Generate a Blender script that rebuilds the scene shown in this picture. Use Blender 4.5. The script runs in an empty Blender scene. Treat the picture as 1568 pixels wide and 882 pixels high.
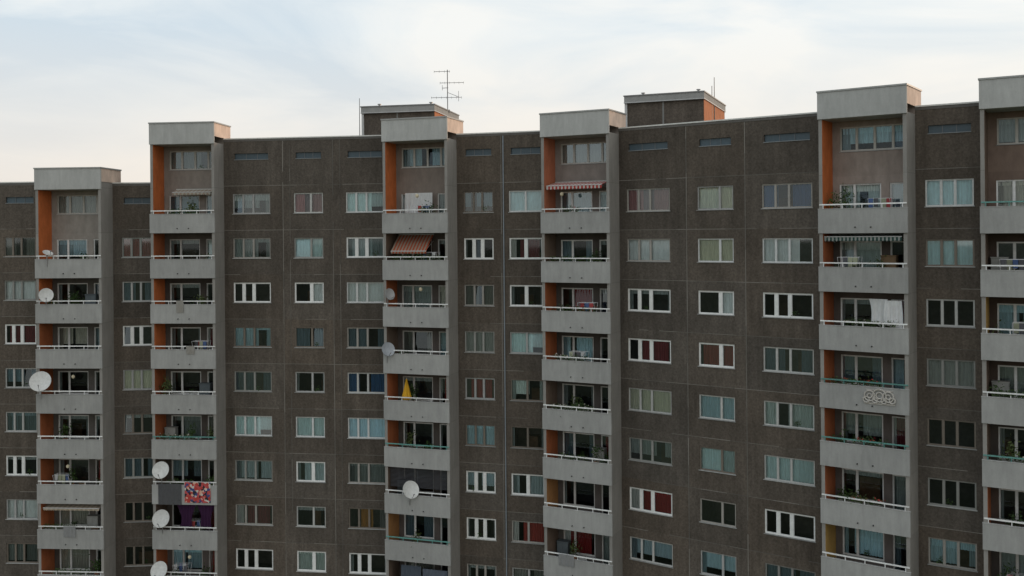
import bpy, math, random
from mathutils import Vector
random.seed(11)
H=2.8; ZC=30.0
scene=bpy.context.scene
scene.view_settings.view_transform='Standard'
try: scene.view_settings.look='None'
except Exception: pass
scene.view_settings.exposure=0

# ------------------------------------------------------------ materials
def newmat(name):
    m=bpy.data.materials.new(name); m.use_nodes=True
    nt=m.node_tree; nt.nodes.clear(); return m,nt
def N(nt,t,**k):
    n=nt.nodes.new(t)
    for a,b in k.items(): setattr(n,a,b)
    return n
def tinted(name,rough=0.8,layers=((6.0,0.8,1.15,(1,1,1)),),bump=0.0,bscale=30,spec=0.3,metal=0.0,transl=0.0):
    m,nt=newmat(name); L=nt.links
    out=N(nt,'ShaderNodeOutputMaterial'); p=N(nt,'ShaderNodeBsdfPrincipled')
    p.inputs['Roughness'].default_value=rough; p.inputs['Metallic'].default_value=metal
    p.inputs['Specular IOR Level'].default_value=spec
    at=N(nt,'ShaderNodeAttribute',attribute_name='tint')
    tc=N(nt,'ShaderNodeTexCoord'); col=at.outputs['Color']
    for sc,lo,hi,st in layers:
        mp=N(nt,'ShaderNodeMapping'); mp.inputs['Scale'].default_value=st
        L.new(tc.outputs['Object'],mp.inputs['Vector'])
        nz=N(nt,'ShaderNodeTexNoise'); nz.inputs['Scale'].default_value=sc; nz.inputs['Detail'].default_value=5
        nz.inputs['Roughness'].default_value=0.65
        L.new(mp.outputs[0],nz.inputs['Vector'])
        mr=N(nt,'ShaderNodeMapRange'); mr.inputs['From Min'].default_value=0.3; mr.inputs['From Max'].default_value=0.7
        mr.inputs['To Min'].default_value=lo; mr.inputs['To Max'].default_value=hi
        L.new(nz.outputs['Fac'],mr.inputs['Value'])
        vm=N(nt,'ShaderNodeVectorMath',operation='SCALE')
        L.new(col,vm.inputs[0]); L.new(mr.outputs[0],vm.inputs['Scale']); col=vm.outputs[0]
    L.new(col,p.inputs['Base Color'])
    if bump>0:
        nz=N(nt,'ShaderNodeTexNoise'); nz.inputs['Scale'].default_value=bscale; nz.inputs['Detail'].default_value=4
        L.new(tc.outputs['Object'],nz.inputs['Vector'])
        b=N(nt,'ShaderNodeBump'); b.inputs['Strength'].default_value=bump; b.inputs['Distance'].default_value=0.02
        L.new(nz.outputs['Fac'],b.inputs['Height']); L.new(b.outputs[0],p.inputs['Normal'])
    if transl>0:
        t=N(nt,'ShaderNodeBsdfTranslucent'); L.new(col,t.inputs['Color'])
        mx=N(nt,'ShaderNodeMixShader'); mx.inputs[0].default_value=transl
        L.new(p.outputs[0],mx.inputs[1]); L.new(t.outputs[0],mx.inputs[2]); L.new(mx.outputs[0],out.inputs[0])
    else: L.new(p.outputs[0],out.inputs[0])
    return m
AGG=tinted('exposed_aggregate_concrete',0.95,((9,0.72,1.28,(1,1,1)),(1.0,0.82,1.16,(1,1,0.5)),(2.4,0.84,1.12,(1.6,1.6,0.12)),(.22,.88,1.12,(1,1,1))),bump=0.8,bscale=22,spec=0.12)
CON=tinted('smooth_concrete',0.88,((2.0,0.9,1.07,(1.5,1.5,0.4)),(0.5,0.9,1.08,(1,1,1)),(4,0.93,1.04,(1.6,1.6,.2)),(14,0.96,1.04,(1,1,1))),bump=0.15,spec=0.2)
PAINT=tinted('painted_plaster',0.85,((2.5,0.8,1.12,(1,1,.5)),),spec=0.15)
FRAME=tinted('window_frame_paint',0.5,((5,0.88,1.06,(1,1,1)),),spec=0.4)
FAB=tinted('curtain_fabric',0.95,((7,0.88,1.08,(1,1,.4)),),spec=0.05,transl=0.18)
METAL=tinted('painted_metal',0.45,((6,0.85,1.1,(1,1,1)),),spec=0.5)
DMETAL=tinted('galvanised_metal',0.4,((6,0.8,1.1,(1,1,1)),),spec=0.5,metal=0.7)
ROOM=tinted('room_interior',0.9,((1.7,0.6,1.3,(1,1,1)),),spec=0.1)
LEAF=tinted('plant_leaves',0.6,((9,0.6,1.4,(1,1,1)),),spec=0.3,transl=0.25)
ROOF=tinted('roof_felt',0.9,((1.3,0.8,1.2,(1,1,1)),),spec=0.1)
def glassmat():
    m,nt=newmat('window_glass'); L=nt.links
    out=N(nt,'ShaderNodeOutputMaterial'); tr=N(nt,'ShaderNodeBsdfTransparent'); gl=N(nt,'ShaderNodeBsdfGlossy')
    tr.inputs[0].default_value=(.93,.97,.96,1); gl.inputs['Roughness'].default_value=0.03
    gl.inputs[0].default_value=(.8,.93,1,1)
    fr=N(nt,'ShaderNodeFresnel'); fr.inputs['IOR'].default_value=1.5
    at=N(nt,'ShaderNodeAttribute',attribute_name='tint')
    sp=N(nt,'ShaderNodeSeparateColor'); L.new(at.outputs['Color'],sp.inputs[0])
    ad=N(nt,'ShaderNodeMath',operation='ADD'); L.new(sp.outputs[0],ad.inputs[1])
    L.new(fr.outputs[0],ad.inputs[0])
    mx=N(nt,'ShaderNodeMixShader'); L.new(ad.outputs[0],mx.inputs[0]); L.new(tr.outputs[0],mx.inputs[1]); L.new(gl.outputs[0],mx.inputs[2])
    L.new(mx.outputs[0],out.inputs[0]); return m
GLASS=glassmat()
def rugmat():
    m,nt=newmat('floral_print_fabric'); L=nt.links
    out=N(nt,'ShaderNodeOutputMaterial'); p=N(nt,'ShaderNodeBsdfPrincipled'); p.inputs['Roughness'].default_value=.9
    tc=N(nt,'ShaderNodeTexCoord'); v=N(nt,'ShaderNodeTexVoronoi'); v.inputs['Scale'].default_value=7.5
    L.new(tc.outputs['Object'],v.inputs['Vector'])
    sp=N(nt,'ShaderNodeSeparateColor'); L.new(v.outputs['Color'],sp.inputs[0])
    r=N(nt,'ShaderNodeValToRGB'); r.color_ramp.interpolation='CONSTANT'
    cs=[(0,(.45,.05,.04,1)),(.3,(.6,.55,.5,1)),(.42,(.02,.02,.03,1)),(.6,(.05,.07,.2,1)),(.72,(.5,.08,.08,1)),(.9,(.65,.4,.3,1))]
    e=r.color_ramp.elements; e[0].position=0; e[0].color=cs[0][1]; e[1].position=.9; e[1].color=cs[5][1]
    for po,c in cs[1:5]:
        q=e.new(po); q.color=c
    L.new(sp.outputs[0],r.inputs[0]); L.new(r.outputs[0],p.inputs['Base Color']); L.new(p.outputs[0],out.inputs[0]); return m
RUG=rugmat()

# ------------------------------------------------------------ mesh builder
SLOPE=math.tan(math.radians(.5))     # the row steps gently downhill, block by block
class Frame:
    def __init__(s,P,Q):
        s.P=Vector((P[0],P[1])); d=Vector((Q[0]-P[0],Q[1]-P[1])); s.len=d.length; s.d=d.normalized()
        s.m=Vector((s.d.y,-s.d.x))      # outward (towards the courtyard)
        s.dz=-SLOPE*(P[0]+Q[0])/2
    def __call__(s,a,b,z):
        v=s.P+s.d*a+s.m*b; return Vector((v.x,v.y,z+ZC+s.dz))
class MB:
    def __init__(s): s.v=[];s.f=[];s.m=[];s.c=[]
    def poly(s,pts,mat,col,cols=None):
        i=len(s.v); s.v+= [tuple(p) for p in pts]; s.f.append(tuple(range(i,i+len(pts)))); s.m.append(mat); s.c.append(col)
    def box(s,fr,a0,a1,b0,b1,z0,z1,mat,col):
        c=[fr(a,b,z) for z in (z0,z1) for b in (b0,b1) for a in (a0,a1)]
        for q in ((0,1,3,2),(4,6,7,5),(0,4,5,1),(2,3,7,6),(0,2,6,4),(1,5,7,3)):
            s.poly([c[k] for k in q],mat,col)
    def tube(s,p,q,r,mat,col,n=6,r2=None):
        p=Vector(p);q=Vector(q); r2=r if r2 is None else r2
        w=(q-p).normalized(); u=w.orthogonal().normalized(); t=w.cross(u)
        A=[p+(u*math.cos(i*2*math.pi/n)+t*math.sin(i*2*math.pi/n))*r for i in range(n)]
        B=[q+(u*math.cos(i*2*math.pi/n)+t*math.sin(i*2*math.pi/n))*r2 for i in range(n)]
        for i in range(n):
            j=(i+1)%n; s.poly([A[i],A[j],B[j],B[i]],mat,col)
        s.poly(A[::-1],mat,col); s.poly(B,mat,col)
    def obj(s,name,parent=None):
        me=bpy.data.meshes.new(name); me.from_pydata(s.v,[],s.f)
        used=[]; 
        for m in s.m:
            if m not in used: used.append(m)
        for m in used: me.materials.append(m)
        ix={m:i for i,m in enumerate(used)}
        me.polygons.foreach_set('material_index',[ix[m] for m in s.m])
        at=me.color_attributes.new('tint','FLOAT_COLOR','CORNER')
        arr=[]
        for f,c in zip(s.f,s.c): arr+= [c[0],c[1],c[2],1.0]*len(f)
        at.data.foreach_set('color',arr)
        me.update()
        o=bpy.data.objects.new(name,me); scene.collection.objects.link(o)
        if parent: o.parent=parent
        return o
def sc(c,k): return (c[0]*k,c[1]*k,c[2]*k)
def jit(c,k=.1): 
    f=1+random.uniform(-k,k); return sc(c,f)

WALL=(.112,.094,.078)
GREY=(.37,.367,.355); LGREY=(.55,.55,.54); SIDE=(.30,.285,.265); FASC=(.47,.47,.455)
TAUPE=(.27,.225,.195); ORANGE=(.58,.165,.055); YELLOW=(.45,.28,.09)
WHITE=(.82,.82,.81); SUNLIT_CREAM=(.74,.58,.48)

building=bpy.data.objects.new('apartment_building',None); scene.collection.objects.link(building)
walls=MB(); frames=MB(); glass=MB(); curt=MB(); rooms=MB(); balc=MB(); seams=MB(); roof=MB()

def curtain(fr,a0,a1,b,z0,z1,col,amp=.035,wl=.16):
    n=max(2,int((a1-a0)/(wl/4))); ph=random.random()*6; pr=None
    for i in range(n+1):
        a=a0+(a1-a0)*i/n
        bb=b+amp*math.sin(ph+2*math.pi*(a-a0)/wl+0.8*math.sin(a*5+ph))
        c=(fr(a,bb,z0),fr(a,bb,z1))
        if pr: curt.poly([pr[0],c[0],c[1],pr[1]],FAB,jit(col,.07))
        pr=c
def leaves(mb,c,r,n,col=(.06,.11,.03),rz=None,size=.07):
    rz=rz or r
    for i in range(n):
        v=Vector((random.gauss(0,.45),random.gauss(0,.45),random.gauss(0,.45)))
        p=Vector(c)+Vector((v.x*r,v.y*r,v.z*rz))
        u=Vector((random.uniform(-1,1),random.uniform(-1,1),random.uniform(-1,1))).normalized()
        t=u.orthogonal().normalized(); s=size*random.uniform(.6,1.3)
        mb.poly([p-u*s,p+t*s*.45,p+u*s,p-t*s*.45],LEAF,jit(col,.45))

def window(fr,a0,a1,z0,z1,splits,style='D',fcol=None,depth=.1,room=True,sill=True,wallmat=AGG,wcol=WALL,bars=None):
    if fcol is None: fcol=jit(random.choice([(.42,.42,.41),(.3,.3,.28),(.5,.5,.48),(.2,.17,.14),(.36,.34,.31)]),.1)
    wf=len(style)>1 and style[1]=='w'
    if wf: fcol=(.82,.82,.8)
    elif style[0] in 'WBY' and random.random()<.6: fcol=(.66,.67,.66)
    w=a1-a0; e=.004
    for q in ([fr(a0,0,z0),fr(a0,-depth-.05,z0),fr(a0,-depth-.05,z1),fr(a0,0,z1)],[fr(a1,0,z0),fr(a1,0,z1),fr(a1,-depth-.05,z1),fr(a1,-depth-.05,z0)],
              [fr(a0,0,z1),fr(a0,-depth-.05,z1),fr(a1,-depth-.05,z1),fr(a1,0,z1)],[fr(a0,0,z0),fr(a1,0,z0),fr(a1,-depth-.05,z0),fr(a0,-depth-.05,z0)]):
        walls.poly(q,wallmat,sc(wcol,1.4))
    if sill: frames.box(fr,a0-.04,a1+.04,-depth+.01,.045,z0-.03,z0+.004,METAL,jit((.38,.38,.37),.3))
    bf,bb=-depth+.05,-depth-.03
    t=.06 if wf else .04
    A0,A1,Z0,Z1=a0+e,a1-e,z0+.008,z1-e
    frames.box(fr,A0,A1,bb,bf,Z0,Z0+t,FRAME,fcol); frames.box(fr,A0,A1,bb,bf,Z1-t,Z1,FRAME,fcol)
    xs=[A0]; 
    for s in splits: xs.append(A0+(A1-A0)*s)
    xs.append(A1)
    hm=.085 if wf else .036
    for i,x in enumerate(xs):
        if i==0: r=(x,x+t)
        elif i==len(xs)-1: r=(x-t,x)
        else: r=(x-hm,x+hm)
        frames.box(fr,r[0],r[1],bb+.002,bf-.002 if 0<i<len(xs)-1 else bf+.002,Z0+t,Z1-t,FRAME,fcol)
    gr=random.choice([0,0,.01,.03,.06,.12]) if style[0]!='D' else random.choice([0,0,0,.02,.05])
    for i in range(len(xs)-1):
        l=xs[i]+(t if i==0 else hm); r=xs[i+1]-(t if i==len(xs)-2 else hm); zb,zt=Z0+t,Z1-t
        s=.028
        for bx in ((l,l+s,zb,zt),(r-s,r,zb,zt),(l+s,r-s,zb,zb+s),(l+s,r-s,zt-s,zt)):
            frames.box(fr,bx[0],bx[1],bb+.012,bf-.014,bx[2],bx[3],FRAME,sc(fcol,.9))
        j=[random.uniform(-.006,.006) for _ in range(3)]
        gb=-depth; g2=gr+random.uniform(0,.015)
        if random.random()<.06: j[2]=-.12
        glass.poly([fr(l+s,gb+j[0],zb+s),fr(r-s,gb+j[1],zb+s),fr(r-s,gb+j[1]+j[2],zt-s),fr(l+s,gb+j[0]+j[2],zt-s)],GLASS,(g2,g2,g2))
    if room:
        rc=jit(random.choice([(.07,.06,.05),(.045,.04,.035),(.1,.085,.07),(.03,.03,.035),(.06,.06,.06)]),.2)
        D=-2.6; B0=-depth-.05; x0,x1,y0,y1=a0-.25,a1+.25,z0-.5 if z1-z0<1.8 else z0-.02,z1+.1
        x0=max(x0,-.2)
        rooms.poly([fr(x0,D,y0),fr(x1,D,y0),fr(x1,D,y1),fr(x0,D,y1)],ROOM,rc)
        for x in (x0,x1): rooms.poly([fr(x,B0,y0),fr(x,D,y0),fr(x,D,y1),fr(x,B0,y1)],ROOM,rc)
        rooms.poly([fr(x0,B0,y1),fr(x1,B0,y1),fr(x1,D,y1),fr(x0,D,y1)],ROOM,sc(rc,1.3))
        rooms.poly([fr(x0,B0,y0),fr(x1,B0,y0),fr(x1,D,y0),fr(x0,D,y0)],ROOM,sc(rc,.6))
        if random.random()<.6:
            f0=random.uniform(x0,x1-.7); rooms.box(fr,f0,f0+random.uniform(.5,1.2),-2.5,-1.9,y0,y0+random.uniform(.8,1.6),ROOM,jit((.12,.07,.04),.5))
    cb=-depth-.12; k=style[0]
    lo=z0+.02; hi=z1+.03
    def C(f0,f1,col,zlo=None,b=0,**kw): curtain(fr,a0+w*f0,a0+w*f1,cb-b,zlo if zlo is not None else lo,hi,jit(col,.1),**kw)
    if k=='C':
        c=jit(random.choice([(.42,.58,.63),(.36,.47,.52),(.55,.63,.6),(.24,.36,.42),(.5,.6,.62),(.3,.34,.33),(.46,.44,.38)]),.25)
        v=random.random(); zl=lo+random.choice([0,0,.1,.35])
        if v<.4:
            g=random.uniform(.25,.75); gw=random.choice([0,.04,.1]); C(0,g-gw,c,zl); C(g+gw,1,sc(c,random.choice([1,1,.6])),zl)
        elif v<.6: C(0,1,c,zl,amp=.02)
        elif v<.8: C(0,random.uniform(.5,.7),c,zl); C(.85,1,sc(c,.7))
        else: C(random.uniform(.25,.45),1,c,zl); C(0,.12,sc(c,.5))
        if random.random()<.4: C(0,.14,sc(c,.45),b=-.05)
        if random.random()<.35: curtain(fr,a0,a1,cb+.05,z1-random.uniform(.2,.45),z1,sc(c,1.2))
    elif k=='c':
        c=jit(random.choice([(.17,.23,.26),(.2,.2,.18),(.12,.17,.2)]),.2)
        C(0,random.uniform(.3,.6),c); C(random.uniform(.62,.8),1,c)
    elif k=='B':  # pale blue cloth, with the panes' sky reflection painted into its colour
        c=random.choice([(.68,.9,.94),(.6,.82,.92),(.7,.88,.88)])
        if random.random()<.6: C(0,1,c,amp=.015,wl=.22)
        else: C(0,.66,c,amp=.012); C(.66,1,sc(c,.7),lo+random.choice([0,.35]),amp=.015)
    elif k=='W': C(0,1 if random.random()<.6 else .72,(.86,.88,.88),amp=.012,wl=.25)
    elif k=='Y': C(0,1,(.72,.7,.55),amp=.02)
    elif k=='R':
        c=jit(random.choice([(.28,.035,.035),(.32,.06,.05),(.2,.04,.05)]),.15)
        C(random.uniform(0,.35),random.uniform(.85,1),c); 
        if random.random()<.5: C(0,.2,(.5,.5,.48),b=-.04)
    elif k=='K': C(0,.35,(.5,.26,.26)); C(.6,1,(.42,.26,.25)); curtain(fr,a0,a1,cb-.08,lo,hi,(.3,.25,.26))
    elif k=='G': C(0,1,(.36,.37,.35),amp=.02)
    elif k=='U': C(.0,.3,(.06,.14,.28)); C(.6,1,(.05,.12,.25))
    elif k=='P': C(.6,1,(.85,.88,.88),amp=.012)
    elif k=='O': C(.3,.62,(.45,.22,.05)); C(.8,1,(.2,.2,.2))
    else:
        if random.random()<.6: C(0,random.uniform(.06,.14),(.25,.28,.28)); C(random.uniform(.87,.95),1,(.25,.28,.28))
        if random.random()<.25: curtain(fr,a0,a1,cb,z1-.3,z1,(.4,.44,.44))
    if room and k in 'CDWc' and random.random()<.3:
        leaves(curt,fr(a0+w*random.uniform(.2,.8),-depth-.08,z0+.2),.2,40,size=.06)

def wall(fr,x0,x1,z0,z1,openings,mat,colf,xc=(),zc=()):
    xs=sorted(set([round(v,4) for v in [x0,x1]+[o[0] for o in openings]+[o[1] for o in openings]+list(xc) if x0<=v<=x1]))
    zs=sorted(set([round(v,4) for v in [z0,z1]+[o[2] for o in openings]+[o[3] for o in openings]+list(zc) if z0<=v<=z1]))
    for i in range(len(xs)-1):
        for j in range(len(zs)-1):
            cx,cz=(xs[i]+xs[i+1])/2,(zs[j]+zs[j+1])/2
            if any(o[0]<cx<o[1] and o[2]<cz<o[3] for o in openings): continue
            walls.poly([fr(xs[i],0,zs[j]),fr(xs[i+1],0,zs[j]),fr(xs[i+1],0,zs[j+1]),fr(xs[i],0,zs[j+1])],mat,colf(cx,cz))
ZB=-ZC-.5
def facade(P,Q,kt,wins,vs,styles,vs2=()):
    """wins: list of (a0,a1,splits); styles: per window string list by storey from kt"""
    fr=Frame(P,Q); top=5.96-H*kt; op=[]
    nk=11
    for wi,(a0,a1,sp) in enumerate(wins):
        for k in range(kt,nk):
            z=-H*k
            st=styles[wi][k-kt] if k-kt<len(styles[wi]) else random.choice(['D','C','C','c','R','B','W'])
            op.append((a0,a1,z+1.25,z+2.52))
            window(fr,a0,a1,z+1.25,z+2.52,sp,st)
        z=-H*kt
        op.append((a0+.15,a1-.1,z+4.68,z+5.06))
        x0,x1=a0+.15,a1-.1
        for q in ([fr(x0,0,z+4.68),fr(x0,-.2,z+4.68),fr(x0,-.2,z+5.06),fr(x0,0,z+5.06)],[fr(x1,0,z+4.68),fr(x1,0,z+5.06),fr(x1,-.2,z+5.06),fr(x1,-.2,z+4.68)],
                  [fr(x0,0,z+5.06),fr(x0,-.2,z+5.06),fr(x1,-.2,z+5.06),fr(x1,0,z+5.06)],[fr(x0,0,z+4.68),fr(x1,0,z+4.68),fr(x1,-.2,z+4.68),fr(x0,-.2,z+4.68)]):
            walls.poly(q,AGG,sc(WALL,.8))
        frames.box(fr,x0+.003,x1-.003,-.16,-.1,z+4.683,z+5.057,METAL,jit((.055,.085,.105),.15))
        for q in range(1,3): frames.box(fr,x0+(x1-x0)*q/3-.02,x0+(x1-x0)*q/3+.02,-.1,-.08,z+4.69,z+5.05,METAL,(.12,.13,.14))
        frames.box(fr,x0-.02,x1+.02,-.09,.03,z+4.65,z+4.684,METAL,(.22,.24,.25))
    zc=[-H*k+.22 for k in range(-1,nk+1)]
    tint={}
    vs=sorted(vs)
    def colf(x,z):
        key=(sum(x>v for v in vs),math.floor((z-.22)/H))
        if key not in tint: 
            f=1+random.uniform(-.12,.1); g=random.uniform(-.03,.03)
            tint[key]=(WALL[0]*f*(1+g),WALL[1]*f,WALL[2]*f*(1-g))
        return tint[key]
    wall(fr,0,fr.len,ZB,top,op,AGG,colf,vs,[z for z in zc if ZB<z<top])
    jc=(.2,.185,.165)
    for z in zc:
        if z<top-.1 and z>ZB: 
            xx=0
            while xx<fr.len:
                x2=min(fr.len,xx+random.uniform(.5,2.0)); 
                if random.random()<.92: seams.box(fr,xx,x2-.001,.001,.006,z-.014,z+.014,CON,jit(jc,.4))
                xx=x2
    for v,wd,f in [(v,.02,1) for v in vs]+[(v,.014,.8) for v in vs2]:
        zz=ZB
        while zz<top-.2:
            z2=min(top-.15,zz+random.uniform(.6,2.5)); 
            if random.random()<.93: seams.box(fr,v-wd,v+wd,.001,.008,zz,z2-.001,CON,jit(sc(jc,f),.35))
            zz=z2
    roof.box(fr,0,fr.len,-.35,.05,top,top+.07,METAL,(.7,.69,.66))
    roof.box(fr,0,fr.len,-.3,.02,top-.14,top-.001,CON,(.15,.14,.13))
    return fr

def tower(L,R,kt,inner,styles,backcol=TAUPE):
    f0=Frame(L,R); w=f0.len
    rl=f0.P-f0.m*1.6; rr=rl+f0.d*w
    fr=Frame((rl.x,rl.y),(rr.x,rr.y))
    top=6.8-H*kt; z0t=-H*kt
    op=[]
    op.append((.55,w-.22,z0t+4.02,z0t+5.22)); window(fr,.55,w-.22,z0t+4.02,z0t+5.22,(.24,.5,.76),random.choice(['C','G','C']),fcol=(.5,.48,.44),wallmat=PAINT,wcol=backcol)
    for k in range(kt,11):
        z=-H*k; st=styles[k-kt] if k-kt<len(styles) else random.choice('DCcDC')
        fc=jit(random.choice([(.75,.75,.73),(.62,.6,.57),(.82,.82,.8)]),.05)
        op.append((.5,2.5,z+.95,z+2.42)); window(fr,.5,2.5,z+.95,z+2.42,(.36,),st,fcol=fc,wallmat=PAINT,wcol=backcol)
        op.append((2.9,3.75,z+.2,z+2.42)); window(fr,2.9,3.75,z+.2,z+2.42,(),random.choice('DcCDR') if k else 'C',fcol=fc,wallmat=PAINT,wcol=backcol,sill=False)
    tt={}
    low_shaded=sc(backcol,.42)  # back wall darkened: shade of the lower recesses put into the paint
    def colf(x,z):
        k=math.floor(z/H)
        if k not in tt: tt[k]=jit(backcol if k>=-kt else random.choice([low_shaded,low_shaded,(.1,.085,.075),(.13,.11,.1)]),.12)
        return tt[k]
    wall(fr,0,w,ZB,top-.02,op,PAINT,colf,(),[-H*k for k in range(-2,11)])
    for i in range(-2,11):
        z1=min(top-.001,-H*i); zl=-H*(i+1)
        if z1<=zl: continue
        if i==10: zl=ZB
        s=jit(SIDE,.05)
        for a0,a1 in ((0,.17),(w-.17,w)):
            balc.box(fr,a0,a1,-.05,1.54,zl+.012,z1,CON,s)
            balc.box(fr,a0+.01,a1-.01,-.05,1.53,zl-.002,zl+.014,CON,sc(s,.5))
    balc.box(fr,w,w+.02,-1.1,1.5,z0t+5.98,top-.003,PAINT,SUNLIT_CREAM)  # sun on the upper right side, put into a cream colour
    ic=inner
    for k in range(kt,11):
        z=-H*k; c=ic[k-kt] if k-kt<len(ic) else ic[-1]
        zt=z+H-.002 if k>kt else z+5.5
        balc.box(fr,.171,.176,.002,1.53,z+.16,zt,PAINT,jit(c,.08))
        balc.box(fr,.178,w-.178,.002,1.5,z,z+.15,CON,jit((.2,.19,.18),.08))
        p=jit(GREY,.07)
        balc.box(fr,-.03,w+.03,1.5,1.62,z+.01,z+1.17,CON,p)
        balc.box(fr,-.04,w+.04,1.49,1.635,z+1.171,z+1.2,CON,sc(p,1.12))
        for dx in (.5,1.7): balc.tube(fr(w*.5-.6+dx*.6,1.6,z+.3),fr(w*.5-.6+dx*.6,1.67,z+.29),.035,DMETAL,(.08,.08,.08))
        rc=jit(WHITE,.1)
        if random.random()<.12: rc=jit((.12,.3,.27),.2)
        balc.box(fr,.02,w-.02,1.53,1.585,z+1.36,z+1.42,METAL,rc)
        n=5
        for i in range(n):
            a=.2+(w-.4)*i/(n-1); balc.box(fr,a-.02,a+.02,1.54,1.575,z+1.2,z+1.36,METAL,sc(rc,.85))
    balc.box(fr,-.03,w+.03,1.5,1.62,z0t+5.52,top,CON,jit(FASC,.03))
    balc.box(fr,.178,w-.178,.002,1.499,z0t+5.5,z0t+5.62,CON,(.4,.4,.39))
    balc.box(fr,.0,w,-1.1,-.052,z0t+5.5,top-.004,CON,(.45,.4,.36))
    roof.box(fr,-.06,w+.06,-1.14,1.66,top+.002,top+.08,METAL,(.36,.36,.35))
    return fr

T=[((-29.64,60.9),(-25.45,60.6),1),((-22.45,60.8),(-18.36,60.4),0),((-7.77,58.9),(-3.8,57.6),0),((1.68,56.1),(5.38,54.2),0),((14.85,47.4),(18.15,45.0),0),((20.77,43.4),(24.3,41.3),0)]
DIM=(.18,.13,.1); OB=(.38,.12,.05)  # OB: orange-brown with the shade of lower storeys mixed in
inn=[[ORANGE,ORANGE,OB,OB,OB,OB,OB,OB,ORANGE],
     [ORANGE,OB,ORANGE,ORANGE,OB,OB,DIM,DIM,OB],
     [ORANGE,DIM,OB,DIM,OB,OB,DIM,(.4,.2,.08),DIM],
     [(.5,.18,.1),DIM,OB,OB,DIM,OB,(.4,.2,.08),DIM,OB],
     [ORANGE,OB,OB,OB,OB,OB,YELLOW,DIM],
     [DIM,DIM,YELLOW,DIM,DIM,OB,DIM,DIM]]
sty=[['C','D','C','D','D','D','C','C','C'],['C','D','D','D','D','C','C','D','C'],['W','D','C','c','D','D','D','c','C'],
     ['C','c','R','C','D','c','D','R','D'],['C','C','D','c','C','D','C','C','D'],['C','D','C','C','D','D','C','D','D']]
bc=[(.34,.31,.28),(.3,.26,.23),TAUPE,(.25,.22,.2),(.3,.25,.22),(.22,.16,.13)]
TF=[tower(t[0],t[1],t[2],inn[i],sty[i],bc[i]) for i,t in enumerate(T)]
rear=[]
for f in TF:
    e=f.P+f.d*f.len; rear.append(((f.P.x,f.P.y),(e.x,e.y)))
S3w=(.27,.54); 
facade((-45,63.6),rear[0][0],1,[(3.5,5.8,S3w),(7.6,9.9,S3w),(12.5,14.6,S3w)],[6.6,11.4],[['C','D','W'],['D','C'],['c','W','Rw','C','C','Dw','W','C']])
facade(rear[0][1],rear[1][0],1,[(.55,2.45,(.3,.6))],[],[['R','c','Dw','Y','D','c','D','D']])
facade(rear[1][1],rear[2][0],0,[(.58,3.05,S3w),(4.6,6.5,(.58,)),(7.98,10.4,S3w)],[3.9,7.15],
   [['C','C','Dw','C','c','B','C','R','Dw'],['K','B','Pw','c','D','B','Cw','D','Cw'],['B','Cw','W','c','U','B','C','O','Dw']],[4.35,7.6])
facade(rear[2][1],rear[3][0],0,[(.42,2.28,(.33,.62)),(3.25,5.3,(.5,))],[2.78],
   [['C','Dw','c','G','R','C','Cw','Dw','D'],['B','Rw','Dw','B','C','D','Cw','R','c']])
F4=facade(rear[3][1],rear[4][0],0,[(.48,3.15,S3w),(4.79,6.84,(.62,)),(8.41,11.05,S3w)],[4.15,7.5],
   [['K','W','Dw','Rw','Y','C','Rw','C','C'],['Y','Y','Pw','Rw','C','B','D','C','C'],['U','W','Dw','c','C','B','Dw','c','D']])
facade(rear[4][1],rear[5][0],0,[(.42,2.5,(.33,.62))],[],[['B','B','D','G','D','D','C','C']])
facade(rear[5][1],(36,35.8),0,[(.6,3.0,S3w),(4.8,6.8,(.6,)),(8.4,10.9,S3w)],[4.0,7.6],[['C','D'],['W','C'],['D','C']])
f3=Frame(rear[2][1],rear[3][0])
balc.box(f3,2.9,2.96,.01,.07,ZB,5.8,METAL,(.22,.25,.28))
# ------------------------------------------------------------ roof, rear walls
chain=[((-45,63.6),1)]
for i,r in enumerate(rear):
    kt=T[i][2]; chain.append((r[0],kt)); chain.append((r[1],kt))
chain.append(((36,35.8),0))
pts=[Vector(c[0]) for c in chain]; nrm=[]
for i in range(len(pts)):
    a=pts[max(0,i-1)]; b=pts[min(len(pts)-1,i+1)]; d=(b-a).normalized(); nrm.append(Vector((-d.y,d.x)))
bk=[p+n*12 for p,n in zip(pts,nrm)]
for i in range(len(pts)-1):
    kt=1 if i<3 else 0; dz=-SLOPE*(pts[i].x+pts[i+1].x)/2
    zt=5.72-H*kt+ZC+dz; W=5.96-H*kt+ZC+dz
    roof.poly([(pts[i].x,pts[i].y,zt),(pts[i+1].x,pts[i+1].y,zt),(bk[i+1].x,bk[i+1].y,zt),(bk[i].x,bk[i].y,zt)],ROOF,(.09,.09,.09))
    walls.poly([(bk[i].x,bk[i].y,-.5),(bk[i+1].x,bk[i+1].y,-.5),(bk[i+1].x,bk[i+1].y,W),(bk[i].x,bk[i].y,W)],AGG,WALL)
for i,W0,W1 in ((0,0,3.16+ZC),(len(pts)-1,0,5.6+ZC),(3,2.9+ZC,5.96+ZC)):
    walls.poly([(pts[i].x,pts[i].y,W0),(bk[i].x,bk[i].y,W0),(bk[i].x,bk[i].y,W1),(pts[i].x,pts[i].y,W1)],AGG,WALL)
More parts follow.
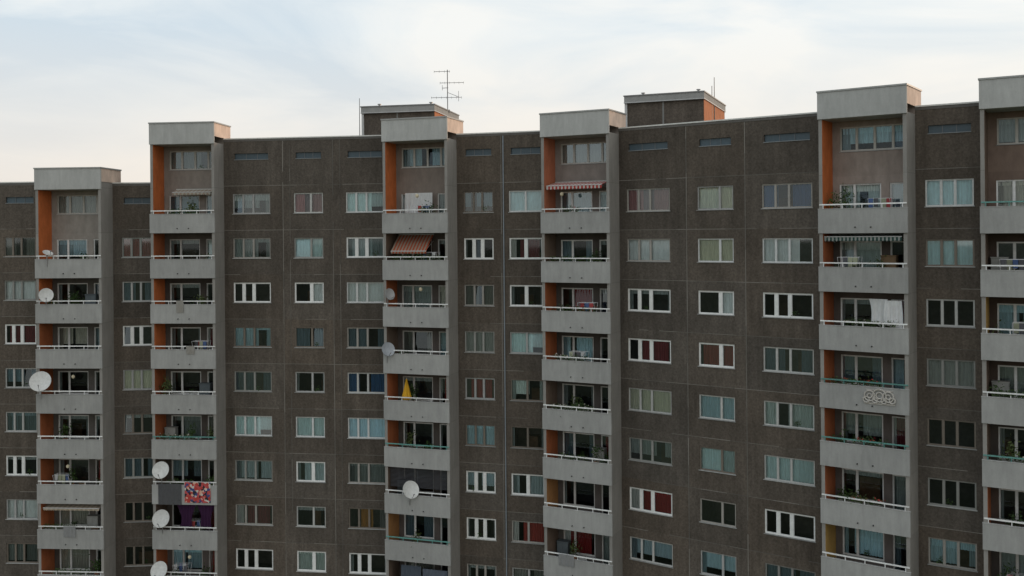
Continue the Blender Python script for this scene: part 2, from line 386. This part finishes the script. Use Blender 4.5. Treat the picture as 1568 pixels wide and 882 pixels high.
def penthouse(L,R,depth,top,nm):
    mb=MB(); f=Frame(L,R); w=f.len
    mb.box(f,.15,w-.02,-depth,-.1,5.5,top-.35,AGG,sc(WALL,1.0))
    mb.box(f,w-.02,w,-depth,-.1,5.5,top-.35,PAINT,(.5,.2,.1))
    mb.box(f,0,.15,-depth,0,5.5,top-.35,CON,LGREY)
    mb.box(f,0,w+.04,-depth-.1,.1,top-.35,top,CON,(.34,.34,.33))
    mb.box(f,-.04,w+.08,-depth-.14,.14,top,top+.07,METAL,(.2,.2,.2))
    mb.box(f,-.02,w+.06,-depth-.12,.12,top-.4,top-.352,METAL,(.5,.5,.5))
    mb.box(f,w*.48,w*.5,-.1,-.09,5.5,top-.4,CON,(.25,.25,.24))
    for xx in (.9,w-.5):
        mb.tube(f(xx,-1,top+.07),f(xx,-1,top+.28),.07,DMETAL,(.3,.3,.3),8); mb.tube(f(xx,-1,top+.28),f(xx,-1,top+.33),.13,DMETAL,(.3,.3,.3),8)
    mb.obj(nm,building)
penthouse((-9.8,64.2),(-4.95,63.2),6,8.25,'lift_machine_room_a')
penthouse((6.87,59.2),(11.3,57.4),7,8.25,'lift_machine_room_b')
for (x,y) in ((-1.5,62.5),(20.5,52)):
    z=5.6+ZC-SLOPE*x
    roof.tube((x,y,z),(x,y,z+.6),.12,DMETAL,(.25,.25,.25),8); roof.tube((x,y,z+.6),(x,y,z+.7),.2,DMETAL,(.2,.2,.2),8,.05)
for mb,n in ((walls,'facade_walls'),(frames,'window_frames'),(glass,'window_panes'),(curt,'curtains'),(rooms,'rooms'),(balc,'loggia_stacks'),(seams,'panel_joints'),(roof,'roof')):
    mb.obj(n,building)

# ------------------------------------------------------------ rooftop antenna & poles
a=MB(); X,Y,Zb=-4.3,66.6,8.3+ZC
def P(dx,dz,dy=0): return (X+dx,Y+dy,Zb+dz)
dk=(.14,.14,.14)
a.tube(P(0,0),P(0,2.85),.03,DMETAL,dk)
a.box(Frame((X-.15,Y-.15),(X+.15,Y-.15)),0,.3,-.3,0,Zb-ZC-.08,Zb-ZC+.08,CON,GREY)
for dz,x0,x1 in ((2.72,-.9,.15),(1.95,-.5,1.1),(.95,-1.1,.95)):
    a.tube(P(x0,dz),P(x1,dz+.02),.016,DMETAL,dk)
    n=int((x1-x0)/.16)
    for i in range(n+1):
        x=x0+(x1-x0)*i/n; l=.13+.22*i/n
        a.tube(P(x,dz-.02,-l),P(x,dz+.06,l),.01,DMETAL,dk,4)
        if i%2==0: a.tube(P(x,dz-.09),P(x,dz+.09),.01,DMETAL,dk,4)
a.tube(P(-.35,1.6),P(.05,1.62),.018,DMETAL,dk); a.tube(P(-.35,1.45),P(-.35,1.8),.014,DMETAL,dk)
a.tube(P(.75,.7),P(.75,1.4),.014,DMETAL,dk); a.tube(P(.0,1.3),P(.75,1.0),.014,DMETAL,dk)
a.obj('rooftop_antenna')
for (x,y,z0,z1) in ((-9.95,64.4,5.7,8.95),(12.55,60.4,5.5,9.5),(12.3,59.9,5.5,8.9)):
    m=MB(); m.tube((x,y,z0+ZC),(x,y,z1+ZC),.035,DMETAL,dk,6,.02); m.tube((x,y,z0+ZC),(x,y,z0+.2+ZC),.12,CON,GREY,8,.1); m.obj('lightning_rod')

# ------------------------------------------------------------ balcony things
def dish(fr,a,b,z,r,yaw=0,tilt=25,col=(.62,.62,.6)):
    m=MB(); c=fr(a,b,z)
    base=fr.m; ang=math.atan2(base.y,base.x)+math.radians(yaw)
    n=Vector((math.cos(ang)*math.cos(math.radians(tilt)),math.sin(ang)*math.cos(math.radians(tilt)),math.sin(math.radians(tilt))))
    u=Vector((0,0,1)).cross(n).normalized(); v=n.cross(u)
    rings=5; seg=24; prev=None
    for i in range(1,rings+1):
        q=i/rings; ring=[c+(u*math.cos(t*2*math.pi/seg)+v*math.sin(t*2*math.pi/seg)*1.06)*r*q+n*(.22*r*q*q) for t in range(seg)]
        for t in range(seg):
            t2=(t+1)%seg
            if prev is None: m.poly([c,ring[t],ring[t2]],METAL,col)
            else: m.poly([prev[t],ring[t],ring[t2],prev[t2]],METAL,col)
        prev=ring
    rim=[p-n*.02+(p-c).normalized()*.012 for p in prev]
    for t in range(seg):
        t2=(t+1)%seg; m.poly([prev[t],rim[t],rim[t2],prev[t2]],METAL,sc(col,.7))
    lnb=c+n*r*.95-v*r*.75
    m.tube(c-v*r*1.0+n*.2*r,lnb,.015,DMETAL,(.3,.3,.3)); m.tube(lnb-n*.05+v*.0,lnb+n*.06,.04,METAL,(.25,.25,.25),8)
    m.tube(c-n*.03,c-n*.18,.04,DMETAL,(.3,.3,.3)); p=c-n*.18
    m.tube(p+Vector((0,0,.15)),p-Vector((0,0,r+.35)),.025,DMETAL,(.35,.35,.35))
    m.obj('satellite_dish')
T1,T2,T3,T4,T5,T6=TF
w2=lambda k,dz:-H*k+dz
dish(T1,.75,1.75,w2(2,1.75),.42,30,20,(.6,.6,.58))
dish(T1,.4,1.85,w2(4,2.0),.62,20,30)
dish(T1,.85,1.7,w2(1,1.55),.3,60,60)
dish(T2,.65,1.8,w2(6,2.15),.5,10,25,(.6,.6,.58)); dish(T2,.65,1.8,w2(7,1.95),.52,5,25,(.56,.56,.54)); dish(T2,.5,1.8,w2(8,1.55),.52,0,30,(.6,.6,.58))
dish(T3,.45,1.7,w2(2,1.95),.33,60,15,(.35,.35,.35)); dish(T3,.35,1.75,w2(3,1.45),.4,45,20,(.33,.35,.38)); dish(T3,1.75,1.78,w2(6,1.55),.5,45,25,(.64,.64,.62))
dish(T5,.4,1.7,w2(7,1.2),.25,30,30)
def awning(fr,a0,a1,z,drop,out,c1,c2,n=14,sw=.0,val=.15):
    m=MB()
    for i in range(n):
        x0=a0+(a1-a0)*i/n; x1=a0+(a1-a0)*(i+1)/n; c=c1 if i%2 else c2
        s=[(.25,z),(.25+(out-.25)*.5,z-drop*.46),(out,z-drop)]
        for (b0,z0),(b1,z1) in zip(s,s[1:]): m.poly([fr(x0,b0,z0),fr(x1,b0,z0),fr(x1,b1,z1),fr(x0,b1,z1)],FAB,c)
        xm=(x0+x1)/2
        m.poly([fr(x0,out,z-drop),fr(x1,out,z-drop),fr(x1,out,z-drop-val*.7),fr(xm,out+.01,z-drop-val),fr(x0,out,z-drop-val*.7)],FAB,sc(c,.9))
    m.tube(fr(a0,.25,z),fr(a1,.25,z),.05,METAL,(.5,.5,.48)); m.tube(fr(a0,out,z-drop+.01),fr(a1,out,z-drop+.01),.025,METAL,(.6,.6,.6))
    for x in (a0+.1,a1-.1): m.tube(fr(x,.1,z-.4),fr(x,out,z-drop-.01),.018,METAL,(.5,.5,.5))
    m.obj('striped_awning')
awning(T3,.45,2.75,w2(1,2.72),1.0,1.45,(.42,.1,.05),(.36,.28,.22),22)
awning(T4,.3,3.7,w2(0,2.95),.25,1.5,(.5,.08,.07),(.65,.6,.56),30,val=.22)
awning(T5,.2,3.8,w2(1,2.75),.12,1.4,(.05,.1,.09),(.42,.44,.42),40,val=.22)
awning(T1,.3,3.9,w2(7,2.7),.2,1.5,(.55,.45,.35),(.42,.36,.28),24,val=.15)
awning(T2,1.1,3.6,w2(0,2.75),.2,.9,(.5,.48,.4),(.4,.3,.25),20,val=.18)
def cloth(fr,a0,a1,b,z0,z1,col,name,amp=.04,wl=.3,gather=0,mat=FAB,ragged=.0):
    m=MB(); n=max(6,int((a1-a0)/.05)); rows=8; g=[]
    for j in range(rows+1):
        q=j/rows; row=[]
        for i in range(n+1):
            s=i/n; cx=(a0+a1)/2; x=a0+(a1-a0)*s; x=cx+(x-cx)*(1-gather*math.sin(q*math.pi*.75)*.8)
            zz=z1+(z0-z1)*q+ragged*q*math.sin(s*5+1)
            row.append(fr(x,b+amp*(0.3+q)*math.sin(2*math.pi*x/wl+q*1.3),zz))
        g.append(row)
    for j in range(rows):
        for i in range(n): m.poly([g[j][i],g[j][i+1],g[j+1][i+1],g[j+1][i]],mat,jit(col,.03))
    return m,m.obj(name)
cloth(T5,2.25,3.1,1.25,w2(2,1.3),w2(2,2.5),(.75,.76,.76),'hanging_laundry',gather=.3,ragged=.12)
cloth(T5,3.0,3.75,1.35,w2(2,1.15),w2(2,2.45),(.8,.8,.8),'hanging_laundry',gather=-.2,ragged=.15,wl=.22)
cloth(T3,.9,2.7,.3,w2(0,.9),w2(0,2.45),(.75,.76,.76),'hanging_laundry',amp=.03)
cloth(T2,2.1,3.75,1.66,w2(6,.15),w2(6,1.42),(1,1,1),'floral_rug',amp=.012,mat=RUG)
cloth(T2,.4,1.9,1.66,w2(6,.0),w2(6,1.3),(.12,.12,.125),'grey_blanket',amp=.012)
cloth(T2,1.4,2.7,1.3,w2(7,1.3),w2(7,2.77),(.06,.025,.065),'purple_curtain',gather=.6,wl=.2,ragged=.08)
cloth(T2,2.7,3.9,1.3,w2(7,1.3),w2(7,2.77),(.06,.025,.065),'purple_curtain',gather=.6,wl=.2,ragged=.08)
cloth(T3,.9,2.2,1.35,w2(8,1.0),w2(8,2.5),(.1,.12,.15),'hanging_laundry',ragged=.1)
cloth(T3,2.3,3.9,1.35,w2(8,1.1),w2(8,2.4),(.14,.16,.2),'hanging_laundry',ragged=.1)
m=MB()
for i in range(16): 
    z=w2(6,2.75)-i*.075; m.box(T3,.25,3.9,1.3,1.36,z-.03,z,METAL,(.07,.07,.08))
for x in (.8,2,3.2): m.tube(T3(x,1.33,w2(6,2.78)),T3(x,1.33,w2(6,1.55)),.01,METAL,(.1,.1,.1),4)
m.obj('slatted_blind')
m=MB(); n=16; cx,cb=1.25,1.1; zb=w2(4,.15)
m.tube(T3(cx,cb,zb),T3(cx,cb,zb+2.35),.025,METAL,(.5,.5,.5)); m.tube(T3(cx,cb,zb),T3(cx,cb,zb+.12),.22,CON,GREY,12)
prof=[(2.3,.02),(1.9,.1),(1.5,.17),(1.15,.25),(1.05,.2)]
rs=[[T3(cx+r*(1+.25*(i%2))*math.cos(i*2*math.pi/n),cb+r*(1+.25*(i%2))*math.sin(i*2*math.pi/n),zb+z) for i in range(n)] for z,r in prof]
for A,B in zip(rs,rs[1:]):
    for i in range(n): m.poly([A[i],A[(i+1)%n],B[(i+1)%n],B[i]],FAB,(.75,.42,.04))
m.obj('closed_parasol')
m=MB(); 
def ring(fr,a,z,r,c=(.5,.47,.43),t=.035):
    k=16
    for i in range(k):
        p=fr(a+r*math.cos(i*2*math.pi/k),1.68,z+r*math.sin(i*2*math.pi/k)); q=fr(a+r*math.cos((i+1)*2*math.pi/k),1.68,z+r*math.sin((i+1)*2*math.pi/k)); m.tube(p,q,t,METAL,c,5)
for a,z,r in ((2.35,.78,.24),(2.8,.82,.3),(3.2,.78,.24),(2.2,.6,.14),(2.35,.78,.1),(2.8,.82,.15),(3.2,.78,.1),(3.38,.62,.13),(2.6,.58,.12),(3.0,.58,.12)): ring(T5,a,w2(3,z),r)
m.box(T5,2.1,3.5,1.64,1.67,w2(3,.4),w2(3,.46),METAL,(.45,.42,.38)); m.box(T5,2.2,3.4,1.64,1.67,w2(3,1.04),w2(3,1.08),METAL,(.45,.42,.38))
m.obj('metal_scroll_ornament')
def plant(fr,a,b,z,h,col):
    m=MB(); m.tube(fr(a,b,z),fr(a,b,z+.28),.12,PAINT,jit((.35,.15,.08),.3),8,.16)
    m.tube(fr(a,b,z+.25),fr(a,b,z+h*.7),.015,PAINT,(.1,.07,.04),5)
    leaves(m,fr(a,b,z+.25+h*.5),.35,110,col,rz=h*.5,size=.08); m.obj('potted_plant')
def box_planter(fr,a0,a1,z,fl=None):
    m=MB(); m.box(fr,a0,a1,1.28,1.47,z+1.0,z+1.2,PAINT,jit((.3,.28,.26),.3))
    x=a0
    while x<a1:
        leaves(m,fr(x+.1,1.4,z+1.33),.2,30,(.06,.1,.03),size=.06)
        if fl and random.random()<.5: leaves(m,fr(x+.1,1.42,z+1.42),.15,6,fl,size=.05)
        x+=.2
    m.obj('flower_box')
def chair(fr,a,b,z,col):
    m=MB()
    for dx in (0,.42):
        for db in (0,.4): m.box(fr,a+dx,a+dx+.035,b+db,b+db+.035,z,z+(.44 if db else .95),METAL,col)
    m.box(fr,a,a+.455,b,b+.435,z+.44,z+.47,PAINT,col)
    for i in range(4): m.box(fr,a+.036,a+.419,b+.005,b+.025,z+.55+i*.1,z+.62+i*.1,PAINT,col)
    m.obj('balcony_chair')
def cabinet(fr,a,z,col):
    m=MB(); m.box(fr,a,a+.7,.1,.5,z+.03,z+1.55,PAINT,col); m.box(fr,a-.02,a+.72,.08,.53,z+1.551,z+1.59,PAINT,sc(col,1.2))
    m.box(fr,a+.02,a+.345,.501,.515,z+.08,z+1.5,PAINT,sc(col,1.1)); m.box(fr,a+.355,a+.68,.501,.515,z+.08,z+1.5,PAINT,sc(col,1.1))
    m.tube(fr(a+.32,.52,z+.8),fr(a+.32,.52,z+.95),.01,DMETAL,(.5,.5,.5),5); m.obj('balcony_cabinet')
def airer(fr,a,z):
    m=MB()
    for dx in (0,1.0):
        m.tube(fr(a+dx,.5,z),fr(a+dx,1.1,z+1.5),.012,METAL,(.7,.7,.7)); m.tube(fr(a+dx,1.1,z),fr(a+dx,.5,z+1.5),.012,METAL,(.7,.7,.7))
    for b in (.5,.7,.9,1.1): m.tube(fr(a,b,z+1.5),fr(a+1,b,z+1.5),.008,METAL,(.7,.7,.7),4)
    for i in range(4):
        c=jit(random.choice([(.6,.6,.6),(.1,.15,.3),(.4,.08,.08),(.12,.12,.13),(.4,.42,.3)]),.1); x=a+.03+i*.24; b=random.choice([.7,.9,1.1]); l=random.uniform(.3,.6)
        m.poly([fr(x,b+.02,z+1.5),fr(x+.22,b+.02,z+1.5),fr(x+.21,b+.05,z+1.5-l),fr(x+.01,b+.03,z+1.5-l)],FAB,c)
    m.obj('clothes_airer')
def lantern(fr,a,z):
    m=MB(); m.tube(fr(a,1.2,z+2.75),fr(a,1.2,z+2.35),.006,METAL,(.1,.1,.1),4)
    pr=[(0,.03),(.05,.09),(.12,.11),(.19,.09),(.24,.03)]
    for (h0,r0),(h1,r1) in zip(pr,pr[1:]): m.tube(fr(a,1.2,z+2.12+h0),fr(a,1.2,z+2.12+h1),r0,PAINT,(.7,.62,.45),10,r1)
    m.obj('hanging_lantern')
green=[(.06,.11,.03),(.05,.09,.03),(.09,.12,.04)]
for ti,fr in enumerate(TF):
    for k in range(T[ti][2],9):
        z=-H*k+.15; r=random.random()
        for _ in range(random.choice([0,1,1,2,2,3])):
            plant(fr,random.uniform(.5,3.7),random.uniform(.4,1.2),z+random.choice([0,.3,.6]),random.uniform(.8,1.3),random.choice(green))
        if r<.4: box_planter(fr,random.uniform(.3,1.5),random.uniform(2.2,3.8),z-.15,random.choice([None,(.5,.06,.05),(.6,.55,.5)]))
        if random.random()<.45: chair(fr,random.uniform(.6,3.1),random.uniform(.5,.9),z,jit(random.choice([(.6,.6,.58),(.2,.12,.07),(.1,.2,.12)]),.1))
        if random.random()<.3: cabinet(fr,random.choice([.3,2.6]),z,jit(random.choice([(.3,.3,.28),(.18,.12,.07),(.12,.14,.15)]),.1))
        if random.random()<.3: airer(fr,random.uniform(.4,2.6),z)
        if random.random()<.1: lantern(fr,random.uniform(1,3),z-.15)
        if random.random()<.12 and not(ti==1 and k==6) and not(ti==4 and k==3):
            a0=random.uniform(.3,2.8); cloth(fr,a0,a0+random.uniform(.4,1.0),1.66,z+random.uniform(.4,.8),z+1.28,random.choice([(.3,.3,.3),(.25,.26,.28),(.2,.2,.22),(.35,.33,.3)]),'draped_blanket',amp=.015)

# ------------------------------------------------------------ ground
g=MB(); g.poly([(-3000,-3000,0),(3000,-3000,0),(3000,3000,0),(-3000,3000,0)],ROOF,(1,1,1))
go=g.obj('ground')
gm,nt=newmat('grass_ground'); out=N(nt,'ShaderNodeOutputMaterial'); p=N(nt,'ShaderNodeBsdfPrincipled'); p.inputs['Roughness'].default_value=.95
tc=N(nt,'ShaderNodeTexCoord'); nz=N(nt,'ShaderNodeTexNoise'); nz.inputs['Scale'].default_value=.15; nz.inputs['Detail'].default_value=8
r=N(nt,'ShaderNodeValToRGB'); r.color_ramp.elements[0].color=(.05,.07,.025,1); r.color_ramp.elements[1].color=(.1,.1,.06,1)
nt.links.new(tc.outputs['Object'],nz.inputs['Vector']); nt.links.new(nz.outputs['Fac'],r.inputs[0]); nt.links.new(r.outputs[0],p.inputs['Base Color']); nt.links.new(p.outputs[0],out.inputs[0])
go.data.materials.clear(); go.data.materials.append(gm)

# ------------------------------------------------------------ sky
sun_dir=Vector((.80,.46,.24)).normalized()
el=math.asin(sun_dir.z); az=math.atan2(sun_dir.x,sun_dir.y)
w=bpy.data.worlds.new('World'); scene.world=w; w.use_nodes=True; nt=w.node_tree; nt.nodes.clear(); L=nt.links
out=N(nt,'ShaderNodeOutputWorld'); bg=N(nt,'ShaderNodeBackground'); L.new(bg.outputs[0],out.inputs[0])
sky=N(nt,'ShaderNodeTexSky',sky_type='NISHITA'); sky.sun_disc=False; sky.sun_elevation=el; sky.sun_rotation=az
sky.air_density=1.2; sky.dust_density=1.5
bg.inputs['Strength'].default_value=0.1
tc=N(nt,'ShaderNodeTexCoord'); mp=N(nt,'ShaderNodeMapping'); mp.inputs['Scale'].default_value=(1.3,1.3,4.2); mp.inputs['Location'].default_value=(2.4,.7,.9); mp.inputs['Rotation'].default_value=(0,.3,0)
L.new(tc.outputs['Generated'],mp.inputs['Vector'])
nz=N(nt,'ShaderNodeTexNoise'); nz.inputs['Scale'].default_value=2.9; nz.inputs['Detail'].default_value=8; nz.inputs['Roughness'].default_value=.54; nz.inputs['Distortion'].default_value=.5
L.new(mp.outputs[0],nz.inputs['Vector'])
sp=N(nt,'ShaderNodeSeparateXYZ'); L.new(tc.outputs['Generated'],sp.inputs[0])
ax=N(nt,'ShaderNodeMath',operation='MULTIPLY_ADD'); ax.inputs[1].default_value=.2; L.new(sp.outputs['X'],ax.inputs[0]); L.new(nz.outputs['Fac'],ax.inputs[2])
cr=N(nt,'ShaderNodeValToRGB'); e=cr.color_ramp.elements
e[0].position=.3; e[0].color=(6.7,7.7,8.5,1); e[1].position=.6; e[1].color=(9.7,9.75,9.5,1)
q=e.new(.45); q.color=(8.3,8.9,9.2,1)
L.new(ax.outputs[0],cr.inputs[0])
mr=N(nt,'ShaderNodeMapRange'); mr.inputs['From Min'].default_value=.0; mr.inputs['From Max'].default_value=.2; mr.inputs['To Min'].default_value=.95; mr.inputs['To Max'].default_value=0
L.new(sp.outputs['Z'],mr.inputs['Value'])
m1=N(nt,'ShaderNodeMix',data_type='RGBA'); L.new(mr.outputs[0],m1.inputs[0]); L.new(cr.outputs[0],m1.inputs[6]); m1.inputs[7].default_value=(9.3,8.3,7.3,1)
m2=N(nt,'ShaderNodeMix',data_type='RGBA'); m2.inputs[0].default_value=.94; L.new(sky.outputs[0],m2.inputs[6]); L.new(m1.outputs[2],m2.inputs[7])
L.new(m2.outputs[2],bg.inputs['Color'])
sd=bpy.data.lights.new('sun','SUN'); sd.energy=1.5; sd.angle=math.radians(10); sd.color=(1,.7,.47)
so=bpy.data.objects.new('sun',sd); scene.collection.objects.link(so); so.rotation_euler=(-sun_dir).to_track_quat('-Z','Y').to_euler(); so.location=(60,40,80)
# ------------------------------------------------------------ camera
cd=bpy.data.cameras.new('camera'); cam=bpy.data.objects.new('camera',cd); scene.collection.objects.link(cam)
cd.sensor_width=36; cd.lens=1500/1568*36; cd.shift_y=-84/1568; cd.clip_end=5000
cam.location=(0,0,ZC); cam.rotation_euler=(math.radians(90),math.radians(.5),0)
scene.camera=cam
